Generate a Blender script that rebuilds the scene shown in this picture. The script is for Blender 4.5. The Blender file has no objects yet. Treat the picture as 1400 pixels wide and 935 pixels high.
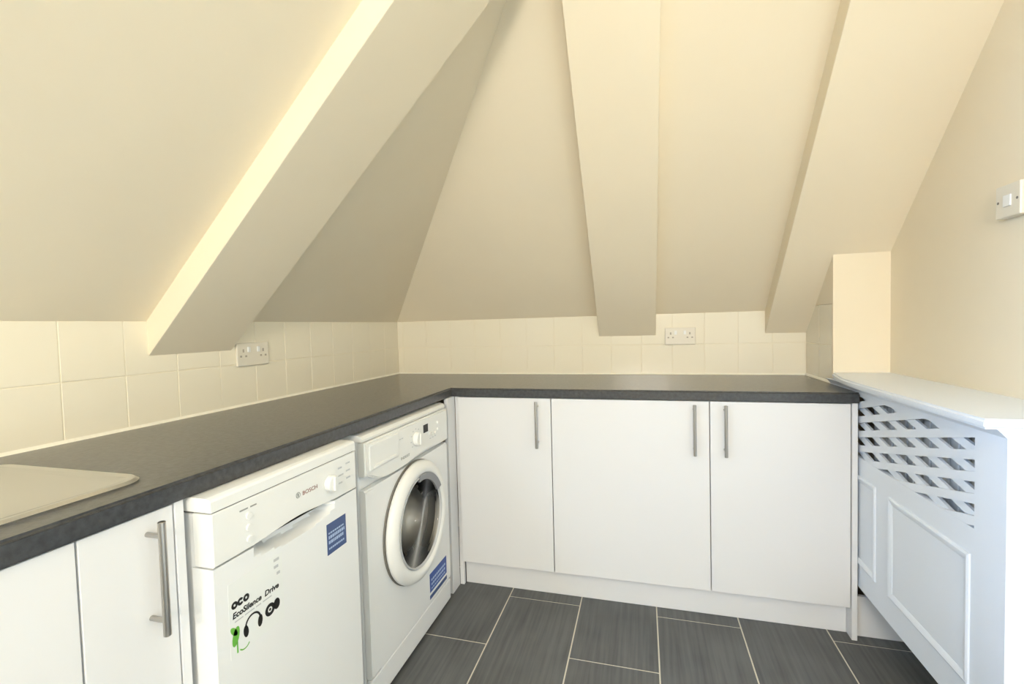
import bpy, bmesh, math, random
from mathutils import Matrix, Vector
random.seed(4)
S = bpy.context.scene
COL = S.collection

# ------------------------------------------------------------------ camera
def cam_matrix(loc, yaw, pitch, roll):
    cy, sy, cp, sp = math.cos(yaw), math.sin(yaw), math.cos(pitch), math.sin(pitch)
    f = Vector((sy * cp, cy * cp, sp)); r = Vector((cy, -sy, 0)); u = r.cross(f)
    cr, sr = math.cos(roll), math.sin(roll)
    R, U = r * cr + u * sr, u * cr - r * sr
    m = Matrix((R, U, -f)).transposed().to_4x4(); m.translation = loc
    return m
cd = bpy.data.cameras.new('camera'); cam = bpy.data.objects.new('camera', cd); COL.objects.link(cam)
cd.sensor_width = 36; cd.lens = 631.58 / 1400 * 36; cd.clip_start = 0.02
cd.shift_x = -0.0007; cd.shift_y = 0.0019
cam.matrix_world = cam_matrix((1.4262, -2.5052, 1.179), -0.2741, -0.0383, -0.026)
S.camera = cam

# ------------------------------------------------------------------ world, daylight, added fill, exposure
w = bpy.data.worlds.new('sky'); S.world = w; w.use_nodes = True
w.node_tree.nodes['Background'].inputs[0].default_value = (0.62, 0.78, 1.0, 1)
w.node_tree.nodes['Background'].inputs[1].default_value = 1.0
def area(name, loc, target, sx, sy, power, col):
    l = bpy.data.lights.new(name, 'AREA'); l.shape = 'RECTANGLE'; l.size = sx; l.size_y = sy
    l.energy = power; l.color = col
    o = bpy.data.objects.new(name, l); COL.objects.link(o); o.location = loc
    o.rotation_euler = (Vector(target) - Vector(loc)).to_track_quat('-Z', 'Y').to_euler()
    return o
# daylight through the dormer window on the left behind the camera
area('daylight_and_fill', (-0.25, -3.25, 1.58), (1.4, -2.5, 1.25), 1.0, 1.0, 285, (0.43, 0.64, 1.0))
# added fill light, shining through a made-up window behind the camera
area('daylight_and_fill', (1.45, -4.80, 1.80), (1.45, 0, 1.30), 0.8, 0.7, 66, (1.0, 0.95, 0.88))
LAMP_STRENGTH = 48.0
LAMP_COLOR = (1.0, 0.79, 0.43)
S.view_settings.view_transform = 'Standard'; S.view_settings.look = 'None'
S.view_settings.gamma = 1.0; S.view_settings.use_curve_mapping = False
S.view_settings.exposure = 0.03

# ------------------------------------------------------------------ materials
def lin(c):
    return tuple(((v / 255) / 12.92 if v / 255 <= 0.04045 else ((v / 255 + 0.055) / 1.055) ** 2.4) for v in c) + (1,)
def mat(name, rgb, rough=0.5, metal=0.0, spec=0.5, bump=0.0, bscale=60.0, var=0.0, vscale=8.0, stretch=None, ior=1.5, coat=0.0, coat_rough=0.1):
    m = bpy.data.materials.new(name); m.use_nodes = True
    nt = m.node_tree; b = nt.nodes['Principled BSDF']
    c = lin(rgb)
    b.inputs['Base Color'].default_value = c
    b.inputs['Roughness'].default_value = rough; b.inputs['Metallic'].default_value = metal
    b.inputs['Specular IOR Level'].default_value = spec; b.inputs['IOR'].default_value = ior; b.inputs['Coat Weight'].default_value = coat; b.inputs['Coat Roughness'].default_value = coat_rough
    if bump or var:
        tc = nt.nodes.new('ShaderNodeTexCoord'); mp = nt.nodes.new('ShaderNodeMapping')
        nt.links.new(tc.outputs['Object'], mp.inputs[0])
        if stretch: mp.inputs['Scale'].default_value = stretch
    if var:
        n = nt.nodes.new('ShaderNodeTexNoise'); n.inputs['Scale'].default_value = vscale; n.inputs['Detail'].default_value = 5
        r = nt.nodes.new('ShaderNodeValToRGB')
        r.color_ramp.elements[0].position = 0.3; r.color_ramp.elements[1].position = 0.7
        r.color_ramp.elements[0].color = tuple(v * (1 - var) for v in c[:3]) + (1,)
        r.color_ramp.elements[1].color = tuple(min(1, v * (1 + var)) for v in c[:3]) + (1,)
        nt.links.new(mp.outputs[0], n.inputs[0]); nt.links.new(n.outputs[0], r.inputs[0]); nt.links.new(r.outputs[0], b.inputs['Base Color'])
    if bump:
        n2 = nt.nodes.new('ShaderNodeTexNoise'); n2.inputs['Scale'].default_value = bscale; n2.inputs['Detail'].default_value = 3
        bp = nt.nodes.new('ShaderNodeBump'); bp.inputs['Strength'].default_value = bump; bp.inputs['Distance'].default_value = 0.01
        nt.links.new(mp.outputs[0], n2.inputs[0]); nt.links.new(n2.outputs[0], bp.inputs['Height']); nt.links.new(bp.outputs[0], b.inputs['Normal'])
    return m
M = {}
M['paint'] = mat('cream_wall_paint', (241, 228, 201), 0.75, spec=0.25, bump=0.06, bscale=7, var=0.015, vscale=2.5)
M['tile'] = mat('cream_glazed_tile', (240, 231, 208), 0.16, spec=0.45, bump=0.03, bscale=9)
M['grout'] = mat('cream_grout', (240, 229, 203), 0.8)
M['sealant'] = mat('white_sealant', (246, 240, 222), 0.4)
M['worktop'] = mat('dark_slate_laminate', (47, 48, 50), 0.5, spec=0.5, coat=0.85, coat_rough=0.24, bump=0.08, bscale=260, var=0.5, vscale=85)
M['door'] = mat('white_melamine', (231, 230, 229), 0.34, spec=0.4)
M['carcass'] = mat('white_board', (236, 234, 230), 0.5)
M['cover'] = mat('white_satin_paint_window_tint', (233, 239, 247), 0.38, spec=0.4)  # white paint tinted pale blue to carry the cool window light
M['appliance'] = mat('white_enamel', (240, 240, 238), 0.28, spec=0.5)
M['plastic'] = mat('white_plastic', (240, 239, 234), 0.35, spec=0.45)
M['socket'] = mat('white_socket_plastic', (230, 222, 204), 0.3)
M['ltgrey'] = mat('light_grey_plastic', (196, 197, 198), 0.35)
M['midgrey'] = mat('grey_plastic', (140, 141, 146), 0.3)
M['dark'] = mat('dark_gap', (35, 35, 38), 0.6)
M['pinhole'] = mat('socket_slot', (176, 166, 148), 0.6)
M['gapgrey'] = mat('grey_slot', (120, 116, 108), 0.6)
M['steel'] = mat('brushed_steel', (188, 184, 178), 0.3, metal=1.0, bump=0.02, bscale=80, stretch=(1, 1, 0.05))
M['sink'] = mat('sink_steel', (206, 206, 204), 0.24, metal=1.0, bump=0.02, bscale=120, stretch=(0.05, 1, 1))
M['drum'] = mat('drum_steel', (236, 230, 216), 0.5, metal=0.0)
M['rubber'] = mat('grey_rubber', (150, 148, 144), 0.6)
M['blue'] = mat('blue_print', (52, 84, 160), 0.4)
M['navy'] = mat('navy_print', (68, 88, 134), 0.4)
M['paleblue'] = mat('pale_blue_print', (176, 196, 226), 0.4)
M['black'] = mat('black_print', (28, 26, 24), 0.45)
M['grey_print'] = mat('grey_print', (150, 152, 148), 0.45)
M['red_print'] = mat('brown_red_print', (150, 110, 100), 0.45)
M['green'] = mat('green_print', (112, 184, 72), 0.45)
M['pale_label'] = mat('pale_label_film', (240, 241, 237), 0.3)
M['radiator'] = mat('white_radiator_enamel', (225, 224, 220), 0.4)
M['frame'] = mat('white_window_frame', (240, 240, 240), 0.4)

def tile_material():
    m = bpy.data.materials.new('charcoal_streaked_porcelain'); m.use_nodes = True
    nt = m.node_tree; b = nt.nodes['Principled BSDF']; b.inputs['Roughness'].default_value = 0.42
    b.inputs['Specular IOR Level'].default_value = 0.4
    g = nt.nodes.new('ShaderNodeNewGeometry'); mp = nt.nodes.new('ShaderNodeMapping'); mp.inputs['Scale'].default_value = (75, 3.0, 1)
    nt.links.new(g.outputs['Position'], mp.inputs[0])
    n = nt.nodes.new('ShaderNodeTexNoise'); n.inputs['Scale'].default_value = 1.0; n.inputs['Detail'].default_value = 6
    n2 = nt.nodes.new('ShaderNodeTexNoise'); n2.inputs['Scale'].default_value = 5.0; n2.inputs['Detail'].default_value = 3
    nt.links.new(g.outputs['Position'], n2.inputs[0]); nt.links.new(mp.outputs[0], n.inputs[0])
    mx = nt.nodes.new('ShaderNodeMath'); mx.operation = 'ADD'
    ms = nt.nodes.new('ShaderNodeMath'); ms.operation = 'MULTIPLY'; ms.inputs[1].default_value = 0.6
    nt.links.new(n2.outputs[0], ms.inputs[0]); nt.links.new(n.outputs[0], mx.inputs[0]); nt.links.new(ms.outputs[0], mx.inputs[1])
    r = nt.nodes.new('ShaderNodeValToRGB'); r.color_ramp.elements[0].position = 0.5; r.color_ramp.elements[1].position = 1.1
    r.color_ramp.elements[0].color = lin((78, 79, 79)); r.color_ramp.elements[1].color = lin((105, 106, 105))
    nt.links.new(mx.outputs[0], r.inputs[0]); nt.links.new(r.outputs[0], b.inputs['Base Color'])
    return m
M['floor_tile'] = tile_material()
M['floor_grout'] = mat('pale_floor_grout', (214, 208, 192), 0.8)

def pane_material():
    m = bpy.data.materials.new('window_glass'); m.use_nodes = True; nt = m.node_tree
    nt.nodes.remove(nt.nodes['Principled BSDF']); out = nt.nodes['Material Output']
    t = nt.nodes.new('ShaderNodeBsdfTransparent'); g = nt.nodes.new('ShaderNodeBsdfGlossy'); g.inputs['Roughness'].default_value = 0.0
    fr = nt.nodes.new('ShaderNodeFresnel'); mix = nt.nodes.new('ShaderNodeMixShader')
    nt.links.new(fr.outputs[0], mix.inputs[0]); nt.links.new(t.outputs[0], mix.inputs[1]); nt.links.new(g.outputs[0], mix.inputs[2])
    nt.links.new(mix.outputs[0], out.inputs[0]); return m
M['pane'] = pane_material()
def bowl_material():
    m = bpy.data.materials.new('porthole_glass'); m.use_nodes = True; nt = m.node_tree
    nt.nodes.remove(nt.nodes['Principled BSDF']); out = nt.nodes['Material Output']
    t = nt.nodes.new('ShaderNodeBsdfTransparent'); t.inputs[0].default_value = (0.93, 0.92, 0.89, 1)
    g = nt.nodes.new('ShaderNodeBsdfGlossy'); g.inputs['Roughness'].default_value = 0.04
    fr = nt.nodes.new('ShaderNodeFresnel'); fr.inputs[0].default_value = 1.6; mix = nt.nodes.new('ShaderNodeMixShader')
    nt.links.new(fr.outputs[0], mix.inputs[0]); nt.links.new(t.outputs[0], mix.inputs[1]); nt.links.new(g.outputs[0], mix.inputs[2])
    nt.links.new(mix.outputs[0], out.inputs[0]); return m
M['bowl'] = bowl_material()
def emit_material(name, col, st):
    m = bpy.data.materials.new(name); m.use_nodes = True; b = m.node_tree.nodes['Principled BSDF']
    b.inputs['Emission Color'].default_value = col + (1,); b.inputs['Emission Strength'].default_value = st
    return m
M['lamp'] = emit_material('lit_opal_globe', LAMP_COLOR, LAMP_STRENGTH)

# ------------------------------------------------------------------ helpers
def B(): return bmesh.new()
def box(bm, x0, x1, y0, y1, z0, z1, bev=0.0, seg=1):
    t = bmesh.new()
    bmesh.ops.create_cube(t, size=1)
    for v in t.verts:
        v.co = ((x0 + x1) / 2 + v.co.x * (x1 - x0), (y0 + y1) / 2 + v.co.y * (y1 - y0), (z0 + z1) / 2 + v.co.z * (z1 - z0))
    if bev: bmesh.ops.bevel(t, geom=list(t.edges), offset=bev, segments=seg, affect='EDGES', profile=0.5)
    me = bpy.data.meshes.new('t'); t.to_mesh(me); t.free(); bm.from_mesh(me); bpy.data.meshes.remove(me)
    return bm
def prism(bm, pts, axis, a, b):
    """extrude a closed polygon: axis 'y' takes pts (x,z), axis 'x' takes pts (y,z), axis 'z' takes pts (x,y)"""
    def P(p, t):
        return {'y': (p[0], t, p[1]), 'x': (t, p[0], p[1]), 'z': (p[0], p[1], t)}[axis]
    t = bmesh.new()
    va = [t.verts.new(P(p, a)) for p in pts]; vb = [t.verts.new(P(p, b)) for p in pts]
    t.faces.new(va); t.faces.new(vb[::-1])
    n = len(pts)
    for i in range(n): t.faces.new((va[i], va[(i + 1) % n], vb[(i + 1) % n], vb[i]))
    bmesh.ops.recalc_face_normals(t, faces=t.faces)
    me = bpy.data.meshes.new('t'); t.to_mesh(me); t.free(); bm.from_mesh(me); bpy.data.meshes.remove(me)
    return bm
def lathe(bm, prof, centre, axis='x', n=48, closed=False):
    """revolve prof [(radius, along)] about an axis through centre"""
    c = Vector(centre); rings = []
    for r, a in prof:
        ring = []
        for i in range(n):
            t = 2 * math.pi * i / n; u, v = r * math.cos(t), r * math.sin(t)
            p = {'x': (a, u, v), 'y': (u, a, v), 'z': (u, v, a)}[axis]
            ring.append(bm.verts.new(c + Vector(p)))
        rings.append(ring)
    seq = list(zip(rings, rings[1:] + ([rings[0]] if closed else [])))
    if not closed: seq = seq[:len(rings) - 1]
    for A, Bn in seq:
        for i in range(n):
            bm.faces.new((A[i], A[(i + 1) % n], Bn[(i + 1) % n], Bn[i]))
    if not closed:
        for ring in (rings[0], rings[-1]):
            if (ring[0].co - ring[n // 2].co).length > 1e-5: bm.faces.new(ring)
    bmesh.ops.remove_doubles(bm, verts=bm.verts, dist=1e-6)
    bmesh.ops.recalc_face_normals(bm, faces=bm.faces)
    return bm
def cyl(bm, centre, r, a0, a1, axis='x', n=24, bev=0.0):
    prof = [(r, a0), (r, a1)] if not bev else [(r - bev, a0), (r, a0 + bev), (r, a1 - bev), (r - bev, a1)]
    return lathe(bm, prof, centre, axis, n)

ROOT = {}
def finish(name, bm, m, origin=None, smooth=None):
    me = bpy.data.meshes.new(name); bmesh.ops.recalc_face_normals(bm, faces=bm.faces); bm.to_mesh(me); bm.free()
    if isinstance(m, str): m = M[m]
    me.materials.append(m)
    if origin is not None: me.transform(Matrix.Translation(-Vector(origin)))
    if smooth is not None:
        me.shade_smooth() if smooth >= 180 else me.set_sharp_from_angle(angle=math.radians(smooth))
    return me
def part(name, bm, m, parent, smooth=None, label=None):
    org = ROOT[parent.name]
    o = bpy.data.objects.new(name, finish(name, bm, m, org, smooth)); COL.objects.link(o)
    o.parent = parent; ROOT[o.name] = org
    if label: o['label'] = label
    return o
def thing(name, label, cat, loc, group=None):
    o = bpy.data.objects.new(name, None); COL.objects.link(o); o.location = loc; o.empty_display_size = 0.05
    o['label'] = label; o['category'] = cat
    if group: o['group'] = group
    ROOT[o.name] = Vector(loc); return o
def solo(name, bm, m, label, cat, loc, group=None, smooth=None):
    o = bpy.data.objects.new(name, finish(name, bm, m, loc, smooth)); COL.objects.link(o); o.location = loc
    o['label'] = label; o['category'] = cat; ROOT[o.name] = Vector(loc)
    if group: o['group'] = group
    return o
def struct(name, bm, m):
    o = bpy.data.objects.new(name, finish(name, bm, m)); COL.objects.link(o); o['kind'] = 'structure'
    ROOT[o.name] = Vector((0, 0, 0)); return o
def text_bm(s, size, origin, width=None, shear=0.0, bold=0.012):
    """lettering lying on a plane that faces +x, reading towards +y"""
    c = bpy.data.curves.new('t', 'FONT'); c.body = s; c.size = size; c.extrude = 0.0004; c.shear = shear
    c.resolution_u = 3; c.offset = size * bold
    o = bpy.data.objects.new('t', c); me = bpy.data.meshes.new_from_object(o)
    bpy.data.objects.remove(o); bpy.data.curves.remove(c)
    ws = max(v.co.x for v in me.vertices); k = (width / ws) if width else 1
    for v in me.vertices:
        v.co = Vector((origin[0] + v.co.z, origin[1] + v.co.x * k, origin[2] + v.co.y))
    bm = bmesh.new(); bm.from_mesh(me); bpy.data.meshes.remove(me); return bm

# ------------------------------------------------------------------ measurements (metres)
H, T, D = 0.91, 0.038, 0.60          # worktop height, thickness, depth
ZT = 1.2225                          # top of the tiled upstand, foot of the slopes
XE = 2.18; XR = 2.379; YP = -0.324   # alcove side wall, right wall, pier face
CEIL = 2.42; YF = -4.6
TP = 0.154                           # wall tile pitch

# ------------------------------------------------------------------ room shell
b = B(); box(b, -0.1, 2.5, YF - 0.1, 0.1, -0.12, -0.0015); floor = struct('floor', b, 'floor_grout')
xs = [0.85 - 0.308 * 3 + 0.308 * i for i in range(9)]
for ci in range(8):
    x0, x1 = xs[ci], xs[ci + 1]
    odd = ci % 2            # every other column has its joints half a tile further on
    ys = [(-0.612 if odd else -0.925) + 0.613 * j for j in range(2, -8, -1)]
    for j in range(len(ys) - 1):
        ya, yb = max(ys[j + 1], YF), min(ys[j], 0.0)
        if yb - ya < 0.02: continue
        xa, xb = max(x0 + 0.0025, 0.0), min(x1 - 0.0025, XR)
        if xb - xa < 0.02: continue
        b = B(); box(b, xa, xb, ya + 0.0025, yb - 0.0025, -0.008, 0.0, 0.0008)
        part('tile', b, 'floor_tile', floor)

# left wall with tiled upstand; a dormer opening lies behind the camera
DY0, DY1 = -3.85, -2.65
b = B()
box(b, -0.11, -0.008, DY1, 0.0, 0, ZT); box(b, -0.11, -0.008, DY0, DY1, 0, 1.05); box(b, -0.11, -0.008, YF, DY0, 0, ZT)
wall_left = struct('wall_left', b, 'paint')
b = B(); box(b, -0.11, XE, -0.0 + 0.008, 0.11, 0, ZT); wall_back = struct('wall_back', b, 'paint')
b = B(); box(b, XR, XR + 0.11, YF, YP, 0, CEIL + 0.1); box(b, XE + 0.008, XR + 0.11, YP + 0.012, 0.11, 0, 1.2372); box(b, XE, XR + 0.11, YP, YP + 0.012, 0, 1.2372); box(b, XE, XR + 0.11, YP, 0.11, 1.2372, 1.62)
wall_right = struct('wall_right', b, 'paint')
b = B()
VX0, VX1, VZ0, VZ1 = 1.0, 1.9, 1.40, 2.18  # opening for the made-up fill window
box(b, -0.11, VX0, YF - 0.11, YF, 0, CEIL + 0.1); box(b, VX1, XR + 0.11, YF - 0.11, YF, 0, CEIL + 0.1)
box(b, VX0, VX1, YF - 0.11, YF, 0, VZ0); box(b, VX0, VX1, YF - 0.11, YF, VZ1, CEIL + 0.1)
struct('wall_front', b, 'paint')

# tiles (each a piece of its wall), over a thin bed of grout
b = B(); box(b, -0.0085, -0.0015, -2.308, 0.006, H, ZT - 0.001); bed = part('grout_bed', b, 'grout', wall_left)
b = B(); box(b, -0.002, XE + 0.006, 0.0015, 0.0085, H, ZT - 0.001); part('grout_bed', b, 'grout', wall_back)
b = B(); box(b, XE + 0.0015, XE + 0.0085, YP + 0.0125, 0.002, H, 1.2365); part('grout_bed', b, 'grout', wall_right)
def row(z):  return (H + 0.001, H + 0.1538) if z == 0 else (H + 0.1562, ZT - 0.001)
proto = {}
def tile(key, x0, x1, y0, y1, z0, z1, parent):
    dims = (round(x1 - x0, 4), round(y1 - y0, 4), round(z1 - z0, 4), key)
    c = Vector(((x0 + x1) / 2, (y0 + y1) / 2, (z0 + z1) / 2))
    if dims not in proto:
        bb = B(); d = dims; box(bb, -d[0] / 2, d[0] / 2, -d[1] / 2, d[1] / 2, -d[2] / 2, d[2] / 2, 0.0009)
        proto[dims] = finish('tile', bb, 'tile')
    o = bpy.data.objects.new('tile', proto[dims]); COL.objects.link(o); o.parent = parent
    o.location = c + Vector([random.uniform(-0.0004, 0.0004) if key == a else 0 for a in 'xyz'])
    o.rotation_euler = (random.uniform(-1, 1) * 0.002 * (key == 'y'), random.uniform(-1, 1) * 0.002 * (key == 'x'), random.uniform(-1, 1) * 0.002)
for r_ in (0, 1):
    z0, z1 = row(r_)
    for i in range(15):
        y1 = 0.005 - TP * i; y0 = y1 - TP
        tile('x', -0.007, 0.0, y0 + 0.0012, min(y1 - 0.0012, 0.0), z0, z1, wall_left)
    e = [0.0] + [0.034 + TP * i for i in range(14)] + [XE]
    for a, c in zip(e, e[1:]):
        tile('y', a + 0.0012, c - 0.0012, 0.0, 0.007, z0, z1, wall_back)
    for y1, y0 in ((0.0, -0.17), (-0.17, YP + 0.0125)):
        tile('x', XE, XE + 0.007, y0 + 0.0015, y1 - 0.0015, z0, z1 if r_ == 0 else 1.2365, wall_right)

# roof slopes: three slabs joined into one ceiling
b = B(); th = 0.12
def slab_left(y0, y1, xa):
    prism(b, [(xa, ZT + xa), (CEIL - ZT + 0.02, CEIL + 0.02), (CEIL - ZT + 0.02, CEIL + 0.02 + th), (xa, ZT + xa + th)], 'y', y0, y1)
slab_left(0.1, DY1, -0.10); slab_left(DY1, DY0, 0.93); slab_left(DY0, YF - 0.1, -0.10)
yb = -(CEIL - ZT + 0.02)
prism(b, [(0.1, ZT - 0.1), (yb, CEIL + 0.02), (yb, CEIL + 0.02 + th), (0.1, ZT - 0.1 + th)], 'x', -0.1, XR + 0.1)
box(b, CEIL - ZT - 0.01, XR + 0.1, YF - 0.1, yb + 0.03, CEIL, CEIL + 0.15)
# dormer cheeks and soffit
for yy in (DY1 - 0.03, DY0 - 0.02):
    prism(b, [(-0.11, ZT - 0.12), (0.96, ZT + 0.95), (0.96, 2.2), (-0.11, 2.2)], 'y', yy, yy + 0.05)
box(b, -0.11, 0.96, DY0, DY1, 2.12, 2.2)
ceiling = struct('ceiling', b, 'paint')
# boxed beams on the slopes
def beam_left(ya, yb_, h):
    bb = B(); e = CEIL + 0.01; o = 0.03
    prism(bb, [(-0.008, ZT - h - 0.008), (e - (ZT - h), e), (e - ZT - o, e), (-0.008, ZT + o - 0.008)], 'y', ya, yb_)
    bmesh.ops.bevel(bb, geom=[x for x in bb.edges if abs(x.verts[0].co.y - x.verts[1].co.y) < 1e-6 and x.calc_length() > 0.5], offset=0.0015, segments=1, affect='EDGES')
    return bb
def beam_back(xa, xb, h, splay=0.0):
    bb = B(); e = CEIL + 0.01; o = 0.03
    y0, y1, y2, y3 = 0.008, -(e - (ZT - h)), -(e - ZT - o), 0.008
    pts = [(y0, ZT - h - 0.008), (y1, e), (y2, e), (y3, ZT + o - 0.008)]
    prism(bb, pts, 'x', xa, xb)
    bmesh.ops.bevel(bb, geom=[x for x in bb.edges if abs(x.verts[0].co.x - x.verts[1].co.x) < 1e-6 and x.calc_length() > 0.5], offset=0.0015, segments=1, affect='EDGES')
    return bb
part('beam', beam_left(-1.469, -1.1776, 0.1042), 'paint', ceiling, label='cream boxed beam slanting up the left slope, side lit, underside in shade')
part('beam', beam_back(1.2033, 1.4928, 0.1098), 'paint', ceiling, label='cream boxed beam running up the middle of the back slope')
part('beam', beam_back(2.0031, XR + 0.02, 0.1098), 'paint', ceiling, label='wide cream boxed beam at right end of the back slope, against the right wall')

# sealant bead along worktop and tiles
b = B()
prism(b, [(0.0, H), (0.007, H), (0.0, H + 0.008)], 'y', -2.305, 0.0)
prism(b, [(0.0, H), (-0.006, H), (0.0, H + 0.006)], 'x', 0.0, XE)
prism(b, [(XE, H), (XE - 0.008, H), (XE, H + 0.009)], 'y', YP, 0.0)
struct('trim_1', b, 'sealant')

# dormer window, behind the camera on the left
b = B()
for (ya, yb_, za, zb) in ((DY0, DY1, 1.05, 1.11), (DY0, DY1, 2.06, 2.12), (DY0, DY0 + 0.06, 1.11, 2.06), (DY1 - 0.06, DY1, 1.11, 2.06), ((DY0 + DY1) / 2 - 0.03, (DY0 + DY1) / 2 + 0.03, 1.11, 2.06)):
    box(b, -0.09, -0.03, ya, yb_, za, zb, 0.003)
win = struct('window_1', b, 'frame')
for ya, yb_ in ((DY0 + 0.06, (DY0 + DY1) / 2 - 0.03), ((DY0 + DY1) / 2 + 0.03, DY1 - 0.06)):
    b = B(); box(b, -0.062, -0.058, ya, yb_, 1.11, 2.06); part('pane', b, 'pane', win)

b = B()
for (xa, xb, za, zb) in ((VX0, VX1, VZ0, VZ0 + 0.05), (VX0, VX1, VZ1 - 0.05, VZ1), (VX0, VX0 + 0.05, VZ0 + 0.05, VZ1 - 0.05), (VX1 - 0.05, VX1, VZ0 + 0.05, VZ1 - 0.05)):
    box(b, xa, xb, YF - 0.09, YF - 0.03, za, zb, 0.003)
win = struct('added_fill_window', b, 'frame')  # unseen window, added only to house the fill light
b = B(); box(b, VX0 + 0.05, VX1 - 0.05, YF - 0.062, YF - 0.058, VZ0 + 0.05, VZ1 - 0.05); part('pane', b, 'pane', win)

# ceiling lamp, behind and above the camera
LX, LY = 1.76, -3.45
lamp = thing('ceiling_lamp', 'round opal globe lamp hanging under the flat ceiling behind the viewer', 'lamp', (LX, LY, CEIL))
b = B(); cyl(b, (LX, LY, 0), 0.05, CEIL - 0.025, CEIL, 'z', 24, 0.004); cyl(b, (LX, LY, 0), 0.012, CEIL - 0.06, CEIL - 0.02, 'z', 12); part('base', b, 'plastic', lamp)
b = B(); r = 0.085
lathe(b, [(max(1e-7, r * math.sin(math.pi * i / 16)), CEIL - 0.14 + r * math.cos(math.pi * i / 16)) for i in range(17)], (LX, LY, 0), 'z', 32); part('shade', b, 'lamp', lamp, 180)

# ------------------------------------------------------------------ worktop (one L-shaped length) and sink
b = B()
gx = [0.0, 0.10, 0.50, D, XE - 0.013]; gy = [0.0, -D, -2.42, -2.78, -2.98]
def cell(i, j):
    if i == 3 and j > 0: return False
    if i == 1 and j == 2: return False       # bowl cut-out
    return True
vs = {}
def gv(i, j):
    if (i, j) not in vs: vs[(i, j)] = b.verts.new((gx[i], gy[j], H - T))
    return vs[(i, j)]
for i in range(4):
    for j in range(4):
        if cell(i, j): b.faces.new((gv(i, j), gv(i, j + 1), gv(i + 1, j + 1), gv(i + 1, j)))
r = bmesh.ops.extrude_face_region(b, geom=b.faces[:])
for v in [g for g in r['geom'] if isinstance(g, bmesh.types.BMVert)]: v.co.z = H
bmesh.ops.recalc_face_normals(b, faces=b.faces)
bmesh.ops.dissolve_limit(b, angle_limit=0.01, verts=b.verts, edges=b.edges)
def front(e):
    p, q = e.verts[0].co, e.verts[1].co
    if abs(p.z - q.z) > 1e-5: return False
    return (abs(p.x - D) < 1e-4 and abs(q.x - D) < 1e-4) or (abs(p.y + D) < 1e-4 and abs(q.y + D) < 1e-4)
bmesh.ops.bevel(b, geom=[e for e in b.edges if front(e) and e.verts[0].co.z > H - 0.001], offset=0.006, segments=3, affect='EDGES')
bmesh.ops.bevel(b, geom=[e for e in b.edges if front(e) and e.verts[0].co.z < H - T + 0.001], offset=0.004, segments=2, affect='EDGES')
solo('worktop', b, 'worktop', 'long dark slate-grey L-shaped kitchen worktop over the white units and appliances', 'worktop', (0, 0, H - T), smooth=35)

SX0, SX1, SY0, SY1 = 0.105, 0.535, -2.86, -1.862
sink = thing('sink', 'inset stainless steel sink drainer at the left end of the dark worktop', 'sink', ((SX0 + SX1) / 2, (SY0 + SY1) / 2, H))
def rrect(x0, x1, y0, y1, r, n=8):
    out = []
    for cx, cy, a in ((x1 - r, y1 - r, 0), (x0 + r, y1 - r, 90), (x0 + r, y0 + r, 180), (x1 - r, y0 + r, 270)):
        for i in range(n + 1):
            t = math.radians(a + 90 * i / n); out.append((cx + r * math.cos(t), cy + r * math.sin(t)))
    return out
def loops(bm, L):
    R = [[bm.verts.new(p) for p in l] for l in L]
    n = len(R[0])
    for A, C in zip(R, R[1:]):
        for i in range(n): bm.faces.new((A[i], A[(i + 1) % n], C[(i + 1) % n], C[i]))
    return R
def at(l, z): return [(x, y, z) for x, y in l]
b = B()
R = loops(b, [at(rrect(SX0, SX1, SY0, SY1, 0.05), H + 0.0003), at(rrect(SX0, SX1, SY0, SY1, 0.05), H + 0.003),
              at(rrect(SX0 + 0.006, SX1 - 0.006, SY0 + 0.006, SY1 - 0.006, 0.045), H + 0.0075), at(rrect(SX0 + 0.018, SX1 - 0.018, SY0 + 0.018, SY1 - 0.018, 0.035), H + 0.006)])
part('rim', b, 'sink', sink, 40)
b = B()
dr = rrect(SX0 + 0.018, SX1 - 0.018, -2.415, SY1 - 0.018, 0.034)
R = loops(b, [at(dr, H + 0.006), at(rrect(SX0 + 0.026, SX1 - 0.026, -2.407, SY1 - 0.026, 0.03), H + 0.0012)]); b.faces.new(R[-1])
for i in range(7):
    xx = SX0 + 0.085 + i * 0.043; box(b, xx, xx + 0.012, -2.37, SY1 - 0.20, H + 0.001, H + 0.0032, 0.001)
part('drainer', b, 'sink', sink, 30)
b = B()
q = rrect(0.123, 0.517, -2.842, -2.415, 0.034)
R = loops(b, [at(q, H + 0.006), at(rrect(0.13, 0.475, -2.76, -2.435, 0.05), H + 0.004), at(rrect(0.14, 0.465, -2.75, -2.445, 0.06), H - 0.14), at(rrect(0.17, 0.435, -2.72, -2.475, 0.05), H - 0.155)]); b.faces.new(R[-1])
part('bowl', b, 'sink', sink, 40)

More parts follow.
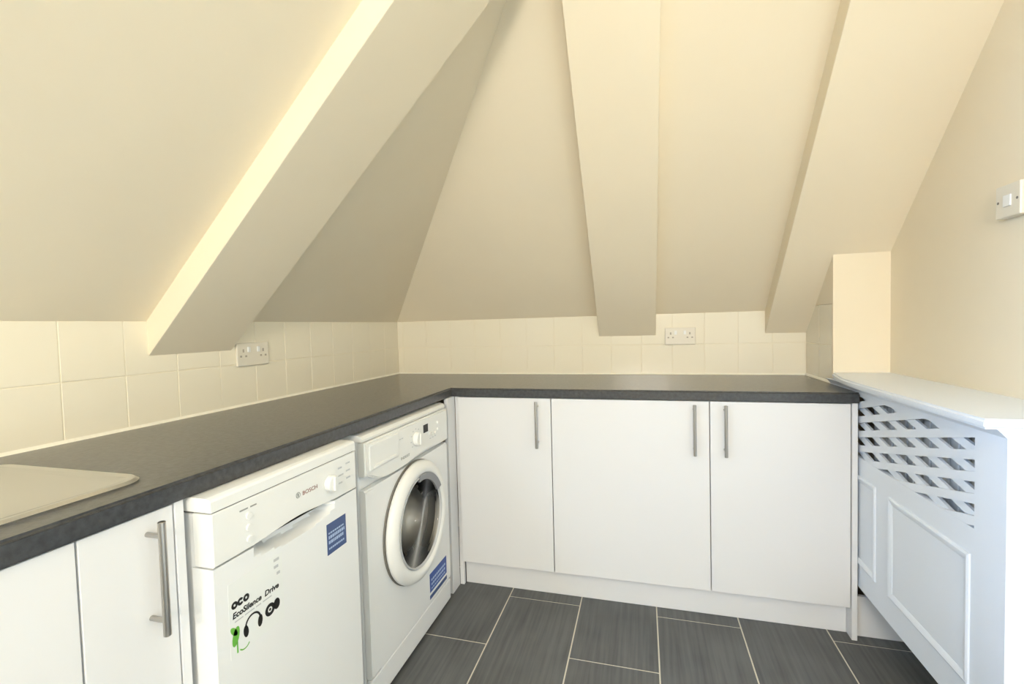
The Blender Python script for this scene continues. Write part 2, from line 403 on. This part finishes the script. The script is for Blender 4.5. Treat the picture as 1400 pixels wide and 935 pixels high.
# ------------------------------------------------------------------ base cabinets
DF = -0.5903       # door faces of the back run
def bar_handle_y(x, z0, z1, y_face):
    """vertical T-bar handle on a door that faces -y"""
    bb = B(); cyl(bb, (x, y_face - 0.035, 0), 0.0062, z0, z1, 'z', 16, 0.001)
    for z in (z0 + 0.022, z1 - 0.022): cyl(bb, (x, 0, z), 0.0045, y_face - 0.034, y_face + 0.001, 'y', 12)
    return bb
def bar_handle_x(y, z0, z1, x_face):
    bb = B(); cyl(bb, (x_face + 0.035, y, 0), 0.0062, z0, z1, 'z', 16, 0.001)
    for z in (z0 + 0.026, z1 - 0.026): cyl(bb, (0, y, z), 0.0045, x_face - 0.001, x_face + 0.034, 'x', 12)
    return bb
def back_cabinet(x0, x1, hx, label):
    t = thing('base_cabinet', label, 'cabinet', ((x0 + x1) / 2, DF / 2, 0.117), 'white base cabinets')
    bb = B()
    box(bb, x0, x0 + 0.018, -0.568, -0.02, 0.117, 0.8715); box(bb, x1 - 0.018, x1, -0.568, -0.02, 0.117, 0.8715)
    box(bb, x0 + 0.018, x1 - 0.018, -0.568, -0.02, 0.117, 0.135); box(bb, x0 + 0.018, x1 - 0.018, -0.038, -0.02, 0.135, 0.8715)
    box(bb, x0 + 0.018, x1 - 0.018, -0.568, -0.47, 0.8535, 0.8715)
    part('carcass', bb, 'carcass', t)
    bb = B(); box(bb, x0 + 0.0015, x1 - 0.0015, DF, DF + 0.019, 0.118, 0.8685, 0.0015, 2)
    d = part('door', bb, 'door', t)
    part('handle', bar_handle_y(hx, 0.661, 0.859, DF), 'steel', d, 40, 'brushed steel bar handle')
    return t
back_cabinet(0.6245, 1.048, 0.9905, 'narrow white base cabinet in the inner corner, handle at its right edge')
back_cabinet(1.0485, 1.672, 1.615, 'wide white base cabinet in the middle of the back run, handle at its right edge')
back_cabinet(1.6725, 2.1455, 1.7255, 'white base cabinet beside the radiator cover, handle at its left edge')
b = B(); box(b, 0.6245, 2.1455, -0.549, -0.533, 0.0005, 0.113, 0.001); solo('plinth', b, 'door', 'long white plinth board at floor level under the three back cabinets', 'plinth', (1.385, -0.54, 0))
b = B(); box(b, 2.1465, 2.1645, -0.5945, -0.01, 0.0005, 0.8715, 0.001); solo('end_panel', b, 'door', 'tall white end panel closing the back cabinets beside the radiator cover', 'panel', (2.155, -0.3, 0))
b = B(); box(b, 0.5865, 0.6035, -0.655, -0.575, 0.0005, 0.8715, 0.001); box(b, 0.6035, 0.6235, -0.572, -0.555, 0.0005, 0.8715, 0.001)
solo('corner_post', b, 'door', 'slim white corner post between the washing machine and the narrow cabinet', 'panel', (0.6, -0.61, 0))

def left_cabinet(y0, y1, hy, label):
    t = thing('base_cabinet', label, 'cabinet', (0.295, (y0 + y1) / 2, 0.117), 'white base cabinets')
    bb = B()
    top = 0.8715 if y0 > -2.05 else 0.74
    box(bb, 0.02, 0.568, y0, y0 + 0.016, 0.117, top); box(bb, 0.02, 0.568, y1 - 0.016, y1, 0.117, top)
    box(bb, 0.02, 0.568, y0 + 0.016, y1 - 0.016, 0.117, 0.135)
    part('carcass', bb, 'carcass', t)
    bb = B(); box(bb, 0.571, 0.590, y0 + 0.0015, y1 - 0.0015, 0.118, 0.8685, 0.0015, 2)
    d = part('door', bb, 'door', t)
    part('handle', bar_handle_x(hy, 0.658, 0.859, 0.590), 'steel', d, 40, 'brushed steel bar handle')
left_cabinet(-2.0205, -1.8685, -1.917, 'narrow white base cabinet left of the dishwasher, steel bar handle facing the room')
left_cabinet(-2.62, -2.0205, -2.57, 'white sink base cabinet at the far left edge, under the drainer')
b = B(); box(b, 0.02, 0.591, -1.8675, -1.8495, 0.0005, 0.8715, 0.001); solo('end_panel', b, 'door', 'white end panel between the narrow left cabinet and the dishwasher', 'panel', (0.3, -1.8585, 0))
b = B(); box(b, 0.535, 0.55, -2.62, -1.8695, 0.0005, 0.113, 0.001); solo('plinth', b, 'door', 'white plinth board under the left-hand sink cabinets', 'plinth', (0.54, -2.24, 0))

# ------------------------------------------------------------------ dishwasher (slimline)
FX = 0.645; Y0, Y1 = -1.8405, -1.3905
dw = thing('dishwasher', 'white slimline dishwasher with a green eco label and a navy sticker on its door', 'dishwasher', (0.33, (Y0 + Y1) / 2, 0))
b = B(); box(b, 0.06, 0.597, Y0 + 0.004, Y1 - 0.004, 0.02, 0.838, 0.003); box(b, 0.06, 0.56, Y0 + 0.01, Y1 - 0.01, 0.0005, 0.03); part('body', b, 'appliance', dw)
b = B(); prism(b, [(0.06, 0.8435), (FX, 0.8435), (FX, 0.8635), (FX - 0.003, 0.868), (FX - 0.012, 0.8705), (0.06, 0.8705)], 'y', Y0, Y1); part('lid', b, 'plastic', dw)
b = B(); box(b, 0.10, FX - 0.004, Y0 + 0.004, Y1 - 0.004, 0.8385, 0.8435); part('lid_joint', b, 'gapgrey', dw)
# control panel: lower edge bows down around the grip recess
def bottom_curve(y):
    t = (y - (Y0 + Y1) / 2) / 0.115
    return 0.738 + 0.010 * math.exp(-t * t * 1.6)
N = 40
b = B(); ys = [Y0 + (Y1 - Y0) * i / N for i in range(N + 1)]
pts = [(y, bottom_curve(y)) for y in ys] + [(Y1, 0.8405), (Y0, 0.8405)]
prism(b, pts, 'x', 0.600, FX)
bmesh.ops.bevel(b, geom=[e for e in b.edges if abs(e.verts[0].co.x - FX) < 1e-5 and abs(e.verts[1].co.x - FX) < 1e-5], offset=0.002, segments=1, affect='EDGES')
cp = part('control_panel', b, 'plastic', dw, 30)
# door with a shallow scooped grip under the panel
b = B(); G = 24; rows = [0.10, 0.30, 0.55, 0.64, 0.66, 0.675, 0.69, 0.70, 0.704, 0.708, 0.714, 0.72, 0.728, 0.7345]
grid = []
for z in rows:
    ln = []
    for i in range(G + 1):
        y = Y0 + (Y1 - Y0) * i / G; t = (y - (Y0 + Y1) / 2) / 0.13
        dep = 0.036 * min(1, 3 * max(0, 1 - t * t)) * min(1, max(0, (z - 0.700 - 0.022 * t * t) / 0.008))
        ln.append(b.verts.new((FX - 0.002 - dep, y, z)))
    grid.append(ln)
for A, C in zip(grid, grid[1:]):
    for i in range(G): b.faces.new((A[i], A[i + 1], C[i + 1], C[i]))
r = bmesh.ops.extrude_face_region(b, geom=b.faces[:])
for v in [g for g in r['geom'] if isinstance(g, bmesh.types.BMVert)]: v.co.x = 0.592
dd = part('door', b, 'appliance', dw, 30)
b = B(); box(b, 0.602, FX - 0.012, Y0 + 0.01, Y1 - 0.01, 0.738, 0.7375 + 0.0005); part('grip_shadow_gap', b, 'gapgrey', dw)
kb = B(); cyl(kb, (0, -1.505, 0.788), 0.021, FX - 0.001, FX + 0.016, 'x', 32, 0.003); box(kb, FX + 0.014, FX + 0.021, -1.508, -1.502, 0.770, 0.806, 0.001); part('knob', kb, 'plastic', cp, 40)
for z in (0.806, 0.782, 0.758):
    kb = B(); cyl(kb, (0, -1.757, z), 0.0075, FX - 0.001, FX + 0.003, 'x', 20, 0.001); part('button', kb, 'plastic', cp, 40)
for i, z in enumerate((0.812, 0.792, 0.772)):
    kb = B(); box(kb, FX - 0.0005, FX + 0.0004, -1.468, -1.452 + 0.006 * (i % 2), z, z + 0.004); part('print_mark', kb, 'ltgrey', cp)
    kb = B(); box(kb, FX - 0.0005, FX + 0.0004, -1.435, -1.417, z + 0.004, z + 0.008); part('print_mark', kb, 'ltgrey', cp)
for ya, yb_ in ((-1.778, -1.758), (-1.752, -1.736)):
    kb = B(); box(kb, FX - 0.0005, FX + 0.0004, ya, yb_, 0.821, 0.824); part('print_mark', kb, 'grey_print', cp)
kb = B(); lathe(kb, [(0.007, FX - 0.0005), (0.007, FX + 0.0005), (0.0055, FX + 0.0005), (0.0055, FX - 0.0005)], (0, -1.616, 0.797), 'x', 28, True)
box(kb, FX - 0.0005, FX + 0.0004, -1.6185, -1.6135, 0.793, 0.801); part('emblem', kb, 'grey_print', cp)
part('lettering', text_bm('BOSCH', 0.0135, (FX, -1.602, 0.7915), 0.052), 'red_print', cp)
# navy guarantee sticker on the door
DX = FX - 0.002
def sticker(parent, X, ya, yb_, za, zb, m, line_m, lines):
    bb = B(); box(bb, X - 0.0002, X + 0.0005, ya, yb_, za, zb); st = part('sticker', bb, m, parent)
    bb = B(); hgt = zb - za
    for (fz, fh, spans) in lines:
        for s0, s1 in spans:
            box(bb, X + 0.0003, X + 0.0008, ya + (yb_ - ya) * s0, ya + (yb_ - ya) * s1, za + hgt * fz, za + hgt * (fz + fh))
    part('sticker_print', bb, line_m, st); return st
def words(n, seed):
    rr = random.Random(seed); out = []; x = 0.08
    while x < 0.86:
        l = rr.uniform(0.05, 0.09); out.append((x, min(0.92, x + l))); x += l + 0.025
    return out
sticker(dd, DX, -1.520, -1.442, 0.604, 0.684, 'navy', 'paleblue', [(0.50, 0.10, words(0, 1)), (0.34, 0.10, words(0, 2)), (0.16, 0.06, words(0, 3)), (0.66, 0.05, words(0, 5))])
# eco label: film, badge, lettering, headphones, motor, leaf
EY0, EY1, EZ0, EZ1 = -1.812, -1.672, 0.540, 0.690
bb = B(); box(bb, DX - 0.0002, DX + 0.0004, EY0, EY1, EZ0, EZ1); lab = part('label_film', bb, 'pale_label', dd, label='clear label with black headphones, motor and green leaf')
LXp = DX + 0.0004
def disc(bm, y, z, r, sy=1.0, rot=0.0, n=20):
    vs_ = []
    for i in range(n):
        t = 2 * math.pi * i / n; u, v = r * sy * math.cos(t), r * math.sin(t)
        vs_.append(bm.verts.new((LXp + 0.0004, y + u * math.cos(rot) - v * math.sin(rot), z + u * math.sin(rot) + v * math.cos(rot))))
    bm.faces.new(vs_)
def arc(bm, y, z, r0, r1, a0, a1, n=20, sy=1.0):
    A = []
    for i in range(n + 1):
        t = math.radians(a0 + (a1 - a0) * i / n)
        A.append((bm.verts.new((LXp + 0.0004, y + sy * r0 * math.cos(t), z + r0 * math.sin(t))), bm.verts.new((LXp + 0.0004, y + sy * r1 * math.cos(t), z + r1 * math.sin(t)))))
    for p, q_ in zip(A, A[1:]): bm.faces.new((p[0], p[1], q_[1], q_[0]))
bb = B()
arc(bb, -1.799, 0.643, 0.0024, 0.0075, 0, 360); arc(bb, -1.785, 0.643, 0.0024, 0.0075, 30, 330); arc(bb, -1.771, 0.643, 0.0024, 0.0075, 0, 360); part('badge', bb, 'black', lab)
part('lettering', text_bm('EcoSilence', 0.0165, (LXp, -1.805, 0.617), 0.072, 0.15, 0.03), 'black', lab)
part('lettering', text_bm('Drive', 0.0165, (LXp, -1.725, 0.617), 0.040, 0.15, 0.03), 'black', lab)
bb = B()
for i, (a_, c_) in enumerate(((-1.800, -1.78), (-1.776, -1.752), (-1.748, -1.735), (-1.730, -1.706))): box(bb, LXp, LXp + 0.0004, a_, c_, 0.608, 0.611)
bb.free()
for a_, c_ in ((-1.800, -1.78), (-1.776, -1.752), (-1.748, -1.735), (-1.730, -1.706)):
    bb = B(); box(bb, LXp, LXp + 0.0004, a_, c_, 0.608, 0.6105); part('print_mark', bb, 'ltgrey', lab)
for a_, c_, z_ in ((-1.696, -1.684, 0.662), (-1.689, -1.680, 0.646), (-1.696, -1.681, 0.677)):
    bb = B(); box(bb, LXp, LXp + 0.0004, a_, c_, z_, z_ + 0.006); part('print_mark', bb, 'ltgrey', lab)
bb = B(); arc(bb, -1.757, 0.582, 0.0165, 0.0205, 5, 175); disc(bb, -1.775, 0.575, 0.0125, 0.5, 0.1); disc(bb, -1.739, 0.575, 0.0125, 0.5, -0.1); part('headphones_print', bb, 'black', lab)
bb = B(); arc(bb, -1.712, 0.582, 0.006, 0.0135, 0, 360); disc(bb, -1.693, 0.584, 0.012, 0.75); disc(bb, -1.712, 0.582, 0.003); part('motor_print', bb, 'black', lab)
bb = B(); disc(bb, -1.799, 0.580, 0.019, 0.42, -0.25); box(bb, LXp, LXp + 0.0004, -1.798, -1.795, 0.545, 0.568); disc(bb, -1.803, 0.592, 0.012, 0.45, 0.6); part('leaf_print', bb, 'green', lab)
bb = B(); arc(bb, -1.78, 0.556, 0.012, 0.0145, 215, 330); part('smile_print', bb, 'green', lab)

# ------------------------------------------------------------------ washing machine
WX = 0.615; W0, W1 = -1.3065, -0.7035; CY = (W0 + W1) / 2; CZ = 0.482
wm = thing('washing_machine', 'white front-loading washing machine with a round porthole door and a blue sticker', 'washing machine', (0.33, CY, 0))
b = B(); box(b, 0.06, WX - 0.022, W0 + 0.002, W1 - 0.002, 0.018, 0.848, 0.004); part('body', b, 'appliance', wm)
b = B(); prism(b, [(0.06, 0.8405), (WX - 0.006, 0.8405), (WX - 0.003, 0.848), (WX - 0.010, 0.858), (WX - 0.025, 0.862), (0.06, 0.862)], 'y', W0, W1); part('lid', b, 'plastic', wm, 40)
for yy in (W0 + 0.06, W1 - 0.06):
    b = B(); cyl(b, (WX - 0.06, yy, 0), 0.02, 0.0005, 0.022, 'z', 16); part('foot', b, 'rubber', wm)
# front panel with the round opening
def wave(y):
    t = (y - W0) / (W1 - W0)
    return 0.706 + 0.030 * math.exp(-(t / 0.10) ** 2) - 0.006 * math.sin(math.pi * min(1, t * 1.25)) + 0.010 * math.exp(-((t - 0.62) / 0.16) ** 2)
n = 64; b = B()
def sq(t):
    """point of the panel outline in direction t"""
    c, s = math.cos(t), math.sin(t); ry = (W1 - W0) / 2 - 0.001; up = 0.693 - CZ if s > 0 else CZ - 0.105
    k_ = min(ry / abs(c) if abs(c) > 1e-6 else 9, up / abs(s) if abs(s) > 1e-6 else 9)
    return (c * k_, s * k_)
R0, R1 = [], []
angs = sorted([2 * math.pi * i / n for i in range(n)] + [math.atan2(v, u) % (2 * math.pi) for u in ((W1 - W0) / 2 - 0.001, -(W1 - W0) / 2 + 0.001) for v in (0.693 - CZ, 0.105 - CZ)])
for t in angs:
    p = sq(t)
    R0.append(b.verts.new((WX, CY + 0.190 * math.cos(t), CZ + 0.190 * math.sin(t)))); R1.append(b.verts.new((WX, CY + p[0], CZ + p[1])))
m_ = len(angs)
for i in range(m_): b.faces.new((R0[i], R1[i], R1[(i + 1) % m_], R0[(i + 1) % m_]))
r = bmesh.ops.extrude_face_region(b, geom=b.faces[:])
for v in [g for g in r['geom'] if isinstance(g, bmesh.types.BMVert)]: v.co.x = WX - 0.020
bmesh.ops.bevel(b, geom=[e for e in b.edges if all(abs(v.co.x - WX) < 1e-5 for v in e.verts) and all((v.co - Vector((WX, CY, CZ))).length > 0.2 for v in e.verts) and len(e.link_faces) == 2 and abs(e.calc_face_angle(0)) > 1], offset=0.006, segments=2, affect='EDGES')
part('front_panel', b, 'appliance', wm, 30)
b = B(); box(b, WX - 0.020, WX - 0.001, W0 + 0.001, W1 - 0.001, 0.016, 0.101, 0.004, 2); part('kick_panel', b, 'appliance', wm)
# control panel, wavy lower edge
b = B(); N = 40; ys = [W0 + (W1 - W0) * i / N for i in range(N + 1)]
prism(b, [(y, wave(y)) for y in ys] + [(W1, 0.8385), (W0, 0.8385)], 'x', WX - 0.020, WX + 0.006)
bmesh.ops.bevel(b, geom=[e for e in b.edges if all(abs(v.co.x - WX - 0.006) < 1e-5 for v in e.verts)], offset=0.005, segments=3, affect='EDGES')
wp = part('control_panel', b, 'plastic', wm, 30); PX = WX + 0.006
b = B(); box(b, PX - 0.002, PX + 0.004, -1.288, -1.115, 0.748, 0.828, 0.003, 2); dwr = part('detergent_drawer', b, 'plastic', wp)
b = B(); box(b, PX + 0.003, PX + 0.008, -1.27, -1.135, 0.752, 0.764, 0.002); part('drawer_grip', b, 'plastic', dwr)
b = B(); box(b, PX - 0.001, PX + 0.0015, -0.925, -0.888, 0.782, 0.812, 0.0005); part('display', b, 'dark', wp, label='small black square display')
b = B(); cyl(b, (0, -0.985, 0.776), 0.026, PX - 0.001, PX + 0.018, 'x', 32, 0.003); box(b, PX + 0.016, PX + 0.022, -0.989, -0.981, 0.755, 0.797, 0.001); part('knob', b, 'plastic', wp, 40)
for y_, z_ in ((-0.872, 0.768), (-0.848, 0.764), (-0.824, 0.762), (-0.800, 0.770), (-0.800, 0.798)):
    b = B(); cyl(b, (0, y_, z_), 0.0075, PX - 0.001, PX + 0.005, 'x', 20, 0.0015); part('button', b, 'plastic', wp, 40)
for i in range(9):
    b = B(); t = math.radians(-40 + 32.5 * i); yy, zz = -0.985 + 0.038 * math.cos(t), 0.776 + 0.036 * math.sin(t); box(b, PX - 0.0005, PX + 0.0004, yy - 0.004, yy + 0.004, zz - 0.0015, zz + 0.0015); part('print_mark', b, 'ltgrey', wp)
for yy, z_ in ((-0.868, 0.748), (-0.846, 0.748), (-0.824, 0.748), (-1.10, 0.80), (-1.085, 0.80)):
    b = B(); box(b, PX - 0.0005, PX + 0.0004, yy - 0.006, yy + 0.006, z_, z_ + 0.0025); part('print_mark', b, 'ltgrey', wp)
part('lettering', text_bm('INDESIT', 0.013, (PX, -1.098, 0.728), 0.062), 'grey_print', wp)
# porthole door: rim, bezel, glass bowl; drum and gasket behind
b = B()
lathe(b, [(0.162, 0.006), (0.203, 0.004), (0.214, 0.009), (0.215, 0.018), (0.209, 0.029), (0.196, 0.037), (0.180, 0.039), (0.168, 0.034), (0.162, 0.020)], (WX, CY, CZ), 'x', 72, True)
door = part('door', b, 'plastic', wm, 60)
b = B(); lathe(b, [(0.1635, 0.012), (0.1635, 0.033), (0.161, 0.035), (0.158, 0.033), (0.156, 0.012)], (WX, CY, CZ), 'x', 64, True); part('bezel', b, 'ltgrey', door, 60, 'light grey bezel')
b = B(); lathe(b, [(0.170, 0.0005), (0.2165, 0.0005), (0.2165, 0.006), (0.170, 0.006)], (WX, CY, CZ), 'x', 72, True); part('shadow_gap_ring', b, 'gapgrey', wm, 40, 'grey shadow gap ring round the door')  # grey ring puts the dark shadow line round the door into colour
b = B(); lathe(b, [(0.158, 0.026), (0.138, 0.022), (0.124, 0.000), (0.100, -0.045), (0.085, -0.072), (0.045, -0.082), (1e-7, -0.084)], (WX, CY, CZ), 'x', 48); part('glass', b, 'bowl', door, 180)
# moulded hand grip at the upper right of the door
b = B(); A = []
for i in range(13):
    t = math.radians(28 + 68 * i / 12)
    A.append([b.verts.new((WX + x_, CY + rr * math.cos(t), CZ + rr * math.sin(t))) for rr, x_ in ((0.146, 0.034), (0.171, 0.0395), (0.171, 0.030), (0.146, 0.026))])
for p, q_ in zip(A, A[1:]):
    for k_ in range(4): b.faces.new((p[k_], p[(k_ + 1) % 4], q_[(k_ + 1) % 4], q_[k_]))
b.faces.new(A[0]); b.faces.new(A[-1])
part('door_grip', b, 'midgrey', door, 50, 'grey curved hand grip')
b = B(); lathe(b, [(0.189, -0.019), (0.189, -0.004), (0.165, -0.002), (0.150, -0.015), (0.158, -0.035), (0.172, -0.022)], (WX, CY, CZ), 'x', 48, True); part('gasket', b, 'rubber', wm, 60)
b = B(); lathe(b, [(0.157, -0.034), (0.20, -0.06), (0.205, -0.36), (1e-7, -0.37)], (WX, CY, CZ), 'x', 48); part('drum', b, 'drum', wm, 50)
# blue sticker, two blocks
sticker(wm, WX, -0.902, -0.745, 0.148, 0.221, 'blue', 'paleblue', [(0.55, 0.12, words(0, 11)), (0.32, 0.12, words(0, 12)), (0.12, 0.08, words(0, 13))])
bb = B(); box(bb, WX - 0.0002, WX + 0.0005, -0.904, -0.745, 0.122, 0.137); part('sticker', bb, 'navy', wm)

# ------------------------------------------------------------------ wall sockets and switch
def socket_y(x, z, label):
    """double socket on the back wall, facing -y"""
    t = thing('wall_socket', label, 'socket', (x, 0.0, z), 'white double sockets')
    bb = B(); box(bb, x - 0.074, x + 0.074, -0.0095, -0.0005, z - 0.043, z + 0.043, 0.003, 2); pl = part('plate', bb, 'socket', t)
    for s in (-1, 1):
        bb = B(); box(bb, x + s * 0.022 - 0.006, x + s * 0.022 + 0.006, -0.0135, -0.009, z + 0.008, z + 0.028, 0.001); part('rocker', bb, 'plastic', t)
        bb = B(); cx = x + s * 0.046
        box(bb, cx - 0.0035, cx + 0.0035, -0.0099, -0.0094, z + 0.008, z + 0.020); box(bb, cx - 0.0155, cx - 0.007, -0.0099, -0.0094, z - 0.010, z - 0.003); box(bb, cx + 0.007, cx + 0.0155, -0.0099, -0.0094, z - 0.010, z - 0.003)
        part('pin_holes', bb, 'pinhole', t)
    return t
def socket_x(y, z, label):
    t = thing('wall_socket', label, 'socket', (0.0, y, z), 'white double sockets')
    bb = B(); box(bb, 0.0005, 0.0095, y - 0.074, y + 0.074, z - 0.043, z + 0.043, 0.003, 2); part('plate', bb, 'socket', t)
    for s in (-1, 1):
        bb = B(); box(bb, 0.009, 0.0135, y + s * 0.022 - 0.006, y + s * 0.022 + 0.006, z + 0.008, z + 0.028, 0.001); part('rocker', bb, 'plastic', t)
        bb = B(); cy = y + s * 0.046
        box(bb, 0.0094, 0.0099, cy - 0.0035, cy + 0.0035, z + 0.008, z + 0.020); box(bb, 0.0094, 0.0099, cy - 0.0155, cy - 0.007, z - 0.010, z - 0.003); box(bb, 0.0094, 0.0099, cy + 0.007, cy + 0.0155, z - 0.010, z - 0.003)
        part('pin_holes', bb, 'pinhole', t)
socket_y(1.6115, 1.1065, 'white double socket on the back wall tiles, right of the middle beam')
socket_x(-1.090, 1.100, 'white double socket on the left wall tiles, under the foot of the slanting beam')
sw = thing('switch_plate', 'white square switch plate on the right wall at the edge of the picture', 'switch', (XR, -0.970, 1.475))
b = B(); box(b, XR - 0.024, XR - 0.0005, -1.013, -0.927, 1.432, 1.518, 0.003, 2); part('plate', b, 'socket', sw)
b = B(); box(b, XR - 0.0275, XR - 0.0235, -0.984, -0.958, 1.460, 1.490, 0.0015, 2); part('rocker', b, 'plastic', sw)
for yy in (-1.003, -0.937):
    b = B(); cyl(b, (0, yy, 1.475), 0.0035, XR - 0.0246, XR - 0.0235, 'x', 12); part('screw', b, 'gapgrey', sw)

# ------------------------------------------------------------------ radiator cover on the right
CX = 2.170; C0, C1 = -1.2865, -0.327; CB, CT = 0.20, 0.932
rc = thing('radiator_cover', 'white panelled radiator cover with lattice grille along the right wall', 'radiator cover', ((CX + XR) / 2, (C0 + C1) / 2, CB))
# top shelf with rounded nose
b = B(); prism(b, [(2.176, C1), (2.152, -0.43), (2.134, -0.53), (2.126, -0.66), (2.125, -0.80), (2.125, -1.292), (XR - 0.0005, -1.292), (XR - 0.0005, C1)], 'z', CT, 0.9545)
bmesh.ops.bevel(b, geom=[e for e in b.edges if abs(e.verts[0].co.z - e.verts[1].co.z) < 1e-5 and max(v.co.x for v in e.verts) < 2.377 or (abs(e.verts[0].co.z - e.verts[1].co.z) < 1e-5 and all(v.co.y < -1.29 for v in e.verts))], offset=0.006, segments=3, affect='EDGES')
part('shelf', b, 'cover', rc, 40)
# front frame: stiles, rails and mid panel around the lattice opening and two sunk panels
LO0, LO1, LZ0, LZ1 = -1.187, -0.42, 0.675, 0.895
P = [(-1.165, -0.812), (-0.703, -0.42)]; PZ0, PZ1 = 0.298, 0.598
b = B(); th_ = 0.018
gy_ = sorted({C0, LO0, LO1, C1}); 
box(b, CX, CX + th_, C0, LO0, CB, CT); box(b, CX, CX + th_, LO1, C1, CB, CT)
box(b, CX, CX + th_, LO0, LO1, LZ1, CT); box(b, CX, CX + th_, LO0, LO1, CB, LZ0)
bmesh.ops.remove_doubles(b, verts=b.verts, dist=1e-5)
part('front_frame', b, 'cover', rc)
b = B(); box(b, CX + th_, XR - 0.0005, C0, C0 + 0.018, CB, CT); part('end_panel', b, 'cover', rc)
# small cove under the shelf
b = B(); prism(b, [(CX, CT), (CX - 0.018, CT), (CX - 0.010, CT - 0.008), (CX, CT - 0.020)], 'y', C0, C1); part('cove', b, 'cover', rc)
# raised picture mouldings: a mitred frame each
def moulding(ya, yb_, za, zb, wdt=0.022):
    bb = B(); prof = [(0.0, 0.0), (0.001, 0.0035), (0.006, 0.006), (0.013, 0.0045), (wdt, 0.001), (wdt, 0.0)]
    R_ = []
    for ins, h in prof:
        R_.append([bb.verts.new((CX - h, y, z)) for y, z in ((ya + ins, za + ins), (yb_ - ins, za + ins), (yb_ - ins, zb - ins), (ya + ins, zb - ins))])
    for A_, C_ in zip(R_, R_[1:]):
        for i in range(4): bb.faces.new((A_[i], A_[(i + 1) % 4], C_[(i + 1) % 4], C_[i]))
    return bb
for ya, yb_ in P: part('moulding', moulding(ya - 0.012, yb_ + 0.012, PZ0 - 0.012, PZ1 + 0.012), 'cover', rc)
# lattice: two layers of crossing slats, each slat clipped to the opening
def clip(poly, inside, inter):
    out = []
    for i, p in enumerate(poly):
        q_ = poly[(i + 1) % len(poly)]
        if inside(p): out.append(p)
        if inside(p) != inside(q_): out.append(inter(p, q_))
    return out
def slat(c, slope, wv, x0, x1):
    ya, yb_, za, zb = LO0 - 0.012, LO1 + 0.012, LZ0 - 0.012, LZ1 + 0.012
    zc = lambda y: c + slope * (y + 0.9)
    poly = [(ya, zc(ya)), (yb_, zc(yb_)), (yb_, zc(yb_) + wv), (ya, zc(ya) + wv)]
    for lim, up in ((za, True), (zb, False)):
        ins = (lambda p, l=lim: p[1] >= l) if up else (lambda p, l=lim: p[1] <= l)
        def it(p, q_, l=lim):
            t = (l - p[1]) / (q_[1] - p[1]); return (p[0] + t * (q_[0] - p[0]), l)
        poly = clip(poly, ins, it)
        if len(poly) < 3: return
    if max(p[0] for p in poly) - min(p[0] for p in poly) < 0.06: return
    bb = B(); prism(bb, poly, 'x', x0, x1)
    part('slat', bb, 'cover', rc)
for k_ in range(-7, 6):
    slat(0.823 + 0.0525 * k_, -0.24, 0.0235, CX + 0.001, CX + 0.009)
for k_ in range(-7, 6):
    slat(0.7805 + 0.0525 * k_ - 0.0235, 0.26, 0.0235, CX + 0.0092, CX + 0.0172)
# radiator behind the lattice
rad = thing('radiator', 'white panel radiator half hidden behind the lattice grille', 'radiator', (2.26, -0.98, 0.24))
b = B(); box(b, 2.210, 2.222, -1.24, -0.60, 0.24, 0.90, 0.004)
for i in range(15): box(b, 2.205, 2.211, -1.228 + 0.041 * i, -1.203 + 0.041 * i, 0.26, 0.88, 0.002)
part('panel', b, 'radiator', rad)
for ya, yb_ in ((-1.15, -1.11), (-0.84, -0.80)):
    b = B(); box(b, 2.222, XR - 0.001, ya, yb_, 0.55, 0.75); part('bracket', b, 'radiator', rad)
# short plinth board that runs on under the cover
b = B(); box(b, 2.1655, XR - 0.001, -0.5625, -0.5465, 0.0005, 0.150, 0.001); solo('plinth', b, 'door', 'short white plinth board on the floor beneath the radiator cover', 'plinth', (2.27, -0.555, 0))
